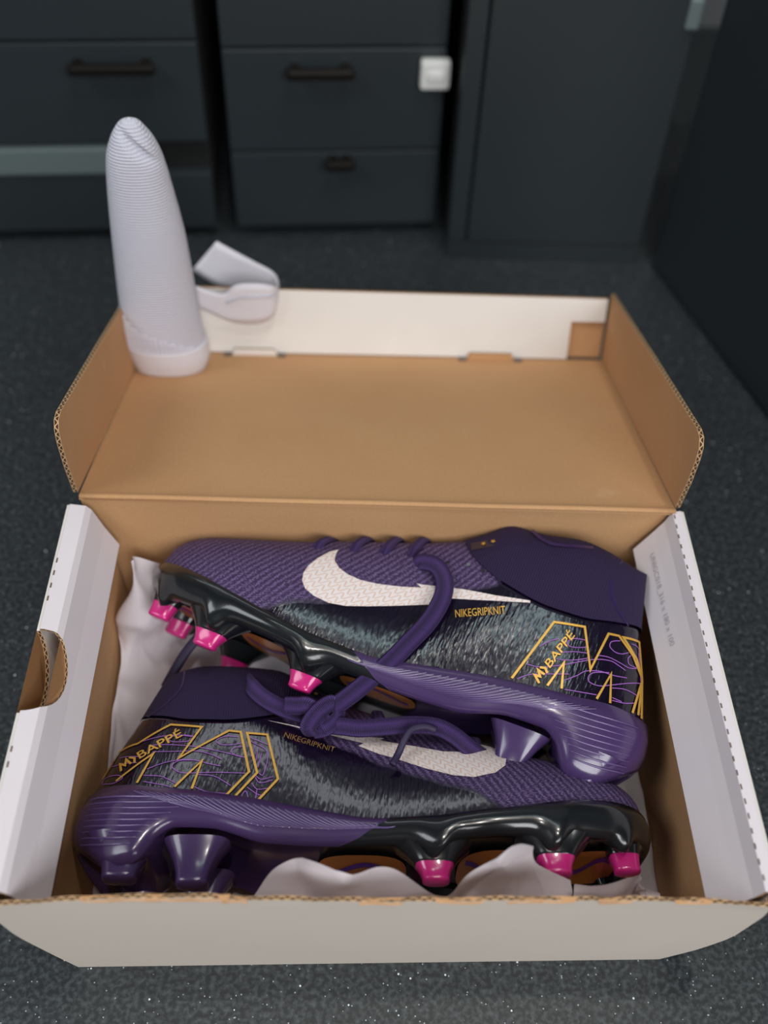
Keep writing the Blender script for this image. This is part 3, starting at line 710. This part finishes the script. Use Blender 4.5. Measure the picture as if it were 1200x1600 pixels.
        for i in range(30):
            xs=.034+.0041*i; us=inv_u(xs,.03); xe=xs+.040-.0009*i; ue=inv_u(xe,.01)
            lines.append(((xs,plate_top(us)-.0045),(xe,skirt(ue)+.0065)))
        vs=[];fs=[]
        for (x0,y0),(x1,y1) in lines:
            b=len(vs); n=12; d=Vector((x1-x0,y1-y0)).normalized(); nn=Vector((-d.y,d.x))
            for q in range(n+1):
                t=q/n; x=x0+(x1-x0)*t; y=y0+(y1-y0)*t-.0012*math.sin(t*HALF_TURN); w=.00055*math.sin(HALF_TURN*min(1,max(.02,t)))**.4
                for a,o in ((w,-.0002),(0,.0007),(-w,-.0002)): vs.append(s.V(pz(x+nn.x*a,y+nn.y*a,o)))
            for q in range(n):
                a=b+3*q; fs+= [(a,a+1,a+4,a+3),(a+1,a+2,a+5,a+4)]
        me=raw(vs,fs,M['ridge'],True); s.put('moulded_ridges',me,s.heel,kind='stuff')
        # copper insets with purple wave under the forefoot
        for xa,xb,w in ((.254,.284,.018),(.200,.238,.022),(.128,.174,.019)):
            pts=[]
            for i in range(28):
                a=2*math.pi*i/28; pts.append(((xa+xb)/2+(xb-xa)/2*math.copysign(abs(math.cos(a))**.7,math.cos(a)),w*math.copysign(abs(math.sin(a))**.7,math.sin(a))))
            zf=lambda x,y: (lambda u: Vector((x,solef(u)-.0008,y)))(inv_u(x,.008))
            s.poly('sole_inset',[(x*1000,y*1000) for x,y in pts],0,M['orange'],s.fore,zf,'copper coloured sole inset',.006)
            zf2=lambda x,y: (lambda u: Vector((x,solef(u)-.0012,y)))(inv_u(x,.008))
            n=14; c=[]
            for i in range(n+1):
                t=i/n; c.append((xa+.004+(xb-xa-.008)*t,w*(.15+.35*math.sin(t*5+xa*40))))
            wv=[(x,y+.0025) for x,y in c]+[(x,y-.0025) for x,y in c[::-1]]
            s.poly('sole_wave',[(x*1000,y*1000) for x,y in wv],0,M['wave_purple'],s.fore,zf2,'purple wave on the copper inset',.006)
    def stud(s,x,z,ytip,h,a0,a1,b0,b1,mat,split,lean=0):
        def rings(ts):
            G=[]
            for t in ts:
                f=(1-t)**1.8; a=a1+(a0-a1)*f; b=b1+(b0-b1)*f; y=ytip+h*(1-t); sh=lean*t
                G.append([(x+sh+a*math.copysign(abs(math.cos(q))**.6,math.cos(q)),y,z*(1+.06*t)+b*math.copysign(abs(math.sin(q))**.6,math.sin(q))) for q in [2*math.pi*i/20+.3 for i in range(20)]])
            return G
        def mesh(ts,m,cap):
            G=rings(ts); c=[Vector(p) for p in G[-1]]; ctr=sum(c,Vector())/20
            G.append([ctr+(p-ctr)*.82+Vector((0,-.0007,0)) for p in c])
            if cap: G.append([ctr+Vector((0,-.0009,0))]*20)
            bm=bmesh.new(); B=[[bm.verts.new(s.V(p)) for p in r] for r in G]
            for i in range(len(B)-1):
                for j in range(20): bm.faces.new((B[i][j],B[i][(j+1)%20],B[i+1][(j+1)%20],B[i+1][j]))
            bmesh.ops.remove_doubles(bm,verts=bm.verts[:],dist=1e-6)
            return fin(bm,m,True)
        if split:
            o=s.put('stud',mesh([i/8*split for i in range(9)],mat,False))
            s.put('stud_tip',mesh([split-.02+(1-split+.02)*i/7 for i in range(8)],M['pink'],True),o,'pink stud tip')
        else: s.put('stud',mesh([i/12 for i in range(13)],mat,True),None,'purple heel stud')
    def studs(s):
        for x,z,yt in ((.186,.0275,-.0125),(.246,.0300,-.0095),(.284,.0170,-.0010)):
            for sg in (1,-1): s.stud(x,sg*z,yt,.0185,.0190 if x<.27 else .0110,.0066,.0125 if x<.27 else .0075,.0048,M['black'],.56,.001)
        for x,z,yt,a0,a1 in ((.031,.0185,-.0085,.0200,.0085),(.067,.0175,-.0105,.0170,.0080)):
            for sg in (1,-1): s.stud(x,sg*z,yt,.022,a0,a1,.011,.006,M['purple'],0,0)
    def prints(s):
        P=dict(PRINT[s.k]); P['gold']=[[(max(x,lean(y/1000)*1000+(4.5 if y<60 else 3.0)),y) for x,y in l] for l in P['gold']]; P['flame']=[[(max(x,lean(y/1000)*1000+4),y) for x,y in l] for l in P['flame']]
        s.poly('side_logo',P['swoosh'],.0005,M['logo'],label='white curved tick logo')
        em=s.ribbon('heel_emblem',P['gold'],.0013,.0006,M['gold'],label='gold angular letter outline')
        s.ribbon('flame_lines',P['flame'],.00042,.0004,M['lilac'],em,smooth=True,label='lilac flame lines')
        def tf(key):
            o,e,u=[Vector(q)/1000 for q in P[key]]
            return lambda a,b: s.V(surf(*(o+(e-o)*a+(u-o)*b),.0007))
        q=tf('name'); s.put('name_lettering',map_text('BAPPÉ',lambda a,c: q(.30+.70*a,c),M['gold'],.010,cuts=1,flip=s.sx<0),em)
        o,e,u=[Vector(t) for t in P['name']]
        s.ribbon('name_initial',[[tuple(o+(e-o)*a+(u-o)*c) for a,c in l] for l in ([(.00,-.05),(.035,.95),(.085,.35),(.135,1.0),(.165,.05)],[(.185,1.05),(.245,.50),(.215,-.10)])],.0013,.0007,M['gold'],em)
        s.put('knit_lettering',map_text('NIKEGRIPKNIT',tf('grip'),M['gold_dim' if s.k=='A' else 'gold'],.003,cuts=1,flip=s.sx<0),None,'small gold lettering under the logo')
        for x,y in ((137.8,88.9),(126,91.5),(116.3,89.7),(105.6,86.8)):
            s.poly('eyelet',[(x+1.3*math.cos(a*.7854),y+1.3*math.sin(a*.7854)) for a in range(8)],.0005,M['patch'])
        # lace bars crossing the instep
        for u in (.69,.62,.56,.505):
            pts=[]
            for q in range(13):
                t=q/12*2-1; v=1-.17*abs(t)**1.6; x,y,z=upper_point('A',u+.012*t,v); n=Vector((0,(v-.3)*1.2,math.copysign(.6,t) if abs(t)>.05 else 0)).normalized()
                pts.append(s.V(Vector((x,y,z if t>0 else -z))+n*(.0016 if abs(t)<.92 else -.001)))
            s.put('lace_bar',sweep(pts,.0062,.0026,lambda t:(0,1,(t-.5)*1.4),M['lace'],8))
        c=s.ribbon('collar_patch',[[(110,115.2),(129,104.2)]],.0058,.0009,M['patch'],s.col,label='small glossy patch with two gold stars')
        if s.k=='B': s.ribbon('folded_lip',[[(99,126.5),(92,121.5),(84,119.8),(74,122.5),(62,127)]],.0022,.0012,M['purple_dark'],s.col,smooth=True)
        for cx,cy in ((122.5,108.2),(117.5,111.2)):
            st=[]
            for i in range(10):
                a=math.pi*i/5+.5; r=1.7 if i%2==0 else .75; st.append((cx+r*math.cos(a),cy+r*math.sin(a)))
            s.poly('star',st,.0013,M['gold'],s.col)
def rotrows(yaw,roll):
    y,r=math.radians(yaw),math.radians(roll); ex=Vector((math.cos(y),math.sin(y),0)); e2=Vector((-math.sin(y),math.cos(y),0))
    ey=e2*math.cos(r)+Vector((0,0,math.sin(r))); return (ex,ey,ex.cross(ey))
BA=Boot('A',False,(-.159,.036,.060),rotrows(-.6,-6),'front purple football boot, toe to the right, by the front panel')
BB=Boot('B',True,(.137,.0775,.066),rotrows(-23,18),'rear purple football boot, toe to the left, by the lid')
BA.build(); BB.build()
# the loose laces of the rear boot, drawn in room coordinates
NB=lambda a,b:(lambda t:(BB.M.transposed()@(v3(a).lerp(v3(b),t))))
def lace2(world,w,th,a,b,n=8,mat='lace',name='lace',label=None):
    return BB.put(name,sweep([BB.from_world(p) for p in catmull(world,n)],w,th,NB(a,b),M[mat],10),None,label)
lace2([(.022,.2045,.108),(.0265,.2030,.1125),(.0335,.1985,.1150),(.0375,.1890,.1160),(.0365,.1765,.1165),(.0285,.1610,.1150),(.0170,.1490,.1110),(.0060,.1390,.1060),(-.0050,.1315,.1000),(-.0150,.1250,.0950),(-.0235,.1215,.0890),(-.0270,.1220,.0850)],.0104,.0028,(0,-.3,.9),(0,-.6,.75),label='long loose lace hanging over the sole')
# knot: two turns and a folded end
kc=Vector((-.0315,.1180,.0865))
lace2([kc+Vector((.008,.006,-.004)),kc+Vector((.006,.004,.005)),kc+Vector((-.001,-.003,.0075)),kc+Vector((-.006,-.009,.003)),kc+Vector((-.004,-.010,-.004))],.0095,.0036,(0,-.5,.8),(-.3,-.8,.5),6,name='lace_knot')
lace2([kc+Vector((.006,-.009,.0)),kc+Vector((.0005,-.0045,.0035)),kc+Vector((-.006,.001,.0065)),kc+Vector((-.0125,.0025,.0045)),kc+Vector((-.0190,.0035,.003))],.0100,.0036,(.3,-.5,.8),(0,-.5,.85),6,name='lace_knot')
lace2([kc+Vector((-.003,-.009,-.003)),kc+Vector((.004,-.009,.001)),kc+Vector((.010,-.002,.001)),kc+Vector((.009,.005,.001))],.0085,.0036,(0,-.6,.8),(.6,-.4,.7),6,name='lace_knot')
lace2([(-.0735,.1530,.0560),(-.0735,.1475,.0700),(-.0710,.1395,.0790),(-.0650,.1320,.0815),(-.0560,.1255,.0825),(-.0460,.1210,.0830),(-.0360,.1180,.0830)],.0098,.0026,(-.5,-.4,.7),(0,-.5,.85),8)
lace2([(-.0270,.1120,.0850),(-.0180,.1095,.0880),(-.0090,.1075,.0900),(.0060,.1080,.0915),(.0200,.1090,.0915),(.0320,.1080,.0910),(.0410,.1035,.0900),(.0490,.0980,.0870),(.0570,.0960,.0800)],.0095,.0027,(0,-.5,.85),(0,-.3,.9),8)
lace2([(.0310,.1050,.0935),(.0250,.1060,.0955),(.0180,.1040,.0960),(.0140,.0990,.0945),(.0110,.0930,.0910),(.0075,.0860,.0910)],.0038,.0030,(0,-.4,.9),(0,-.3,.9),8,'aglet','lace_end','thin dark lace tip')
lace2([(-.1040,.1900,.0600),(-.1110,.1840,.0540),(-.1165,.1775,.0500),(-.1225,.1680,.0450),(-.1270,.1610,.0400)],.0060,.0036,(0,-.4,.9),(0,-.4,.9),6,'aglet','lace_end','dark lace end over the tissue')
# ---------------------------------------------------------------- white sock and looped band on the lid
zs=[.0713,.085,.108,.142,.18,.2212,.2434,.2547,.2615,.2655,.2680]
xl_=curve(list(zip(zs,[-.1735,-.1762,-.1788,-.1768,-.1740,-.1703,-.1672,-.1630,-.1590,-.1555,-.1500])))
xr_=curve(list(zip(zs,[-.1250,-.1213,-.1228,-.1244,-.1258,-.1300,-.1333,-.1370,-.1410,-.1440,-.1490])))
def sock_pt(z,a,grow=0,bottom=False):
    l,r=xl_(z),xr_(z); c=(l+r)/2; w=(r-l)/2+grow; ca,sa=math.cos(a),math.sin(a)
    x=c+w*math.copysign(abs(ca)**.9,ca); y=.412+(w*.78)*math.copysign(abs(sa)**.9,sa)
    return Vector((x,y,z))
def sock_loft(zlist,grow,mat,cut):
    bm=bmesh.new(); R=[]
    for z in zlist:
        r=[]
        for j in range(48):
            p=sock_pt(z,2*math.pi*j/48,grow)
            if cut:
                zl=.1310-(p.y-.2322)*.3249; t=max(0.,1-(z-.0713)/.05); p.z=p.z*(1-t)+(zl+(z-.0713))*t
            # pressed toe seam near the tip, facing the front
            q=((p.x+.1445+(p.z-.252)*.95)/.0035); g=math.exp(-q*q)*math.exp(-((p.z-.2525)/.0085)**2)
            if p.y<.412: p.y+=.0055*g
            q2=((p.x+.1405+(p.z-.252)*.95)/.0030); p.y-=.0020*math.exp(-q2*q2)*math.exp(-((p.z-.2525)/.0085)**2) if p.y<.412 else 0
            r.append(bm.verts.new(p))
        R.append(r)
    for a,b in zip(R,R[1:]):
        for j in range(48): bm.faces.new((a[j],a[(j+1)%48],b[(j+1)%48],b[j]))
    bm.faces.new(R[0][::-1]); bm.faces.new(R[-1])
    return fin(bm,mat,True)
SK=thing('white_sock','white knitted sock standing upright with closed toe up on the open lid','sock',(-.15,.412,.072))
def at_sock(me): me.transform(Matrix.Translation((.15,-.412,-.072))); return me
new('sock_body',at_sock(sock_loft([.094+(.268-.094)*(1-(1-i/70)**1.5) for i in range(71)],0,M['sock'],True)),SK)
new('cuff',at_sock(sock_loft([.0716,.0735,.078,.083,.088,.093,.097,.0985],.0012,M['cloth'],True)),SK,'smooth hemmed cuff')
bm=bmesh.new()
for i in range(9):
    for j in range(30):
        a=-math.pi*(.06+.88*j/29); z=.101+.0034*i
        if j<6+i*2.2: continue
        p=sock_pt(z-.0,a+math.pi*0,.0003); 
        zl=.1310-(p.y-.2322)*.3249; t=max(0.,1-(z-.0713)/.05); p.z=p.z*(1-t)+(zl+(z-.0713))*t
        add_box(bm,p,(.0016,.0016,.0013))
new('raised_dots',at_sock(fin(bm,M['cloth'])),SK,kind='stuff')
pairs=[((-0.1278, 0.434, 0.1281),(-0.1297, 0.434, 0.1109)),((-0.1174, 0.434, 0.1238),(-0.1171, 0.434, 0.1036)),((-0.1084, 0.434, 0.1223),(-0.106, 0.434, 0.0973)),((-0.0997, 0.434, 0.1298),(-0.0945, 0.434, 0.0951)),((-0.0852, 0.4345, 0.1309),(-0.0827, 0.4345, 0.0962)),((-0.0742, 0.437, 0.1275),(-0.0747, 0.437, 0.1014)),((-0.071, 0.447, 0.1198),(-0.0713, 0.447, 0.1146)),((-0.075, 0.46, 0.1212),(-0.0789, 0.46, 0.109)),((-0.0897, 0.464, 0.1281),(-0.0961, 0.464, 0.1037)),((-0.1033, 0.467, 0.1346),(-0.1155, 0.467, 0.1021)),((-0.1155, 0.47, 0.1404),(-0.1354, 0.47, 0.1152))]
T=catmull([p for p,q in pairs],5); Bt=catmull([q for p,q in pairs],5)
bm=bmesh.new(); G=[]
for i,(a,b) in enumerate(zip(T,Bt)):
    t=(T[min(i+1,len(T)-1)]-T[max(i-1,0)]).normalized(); n=t.cross((a-b).normalized()).normalized()*.0009
    r=[]
    for q in range(7):
        f=q/6; p=a.lerp(b,f); r.append(p+n)
    for q in range(7):
        f=1-q/6; p=a.lerp(b,f); r.append(p-n)
    G.append([bm.verts.new(p) for p in r])
for a,b in zip(G,G[1:]):
    for j in range(14): bm.faces.new((a[j],a[(j+1)%14],b[(j+1)%14],b[j]))
bm.faces.new(G[0]); bm.faces.new(G[-1][::-1])
o=new('cloth_band',fin(bm,M['cloth'],True),None,'white cloth band looped over the lid flap behind the sock','band')
mid=[a.lerp(b,.30)+Vector((0,-.0012,0)) for a,b in zip(T[10:32],Bt[10:32])]
new('band_hem',sweep(mid,.0022,.0012,(0,-1,.2),M['sock'],6),o)
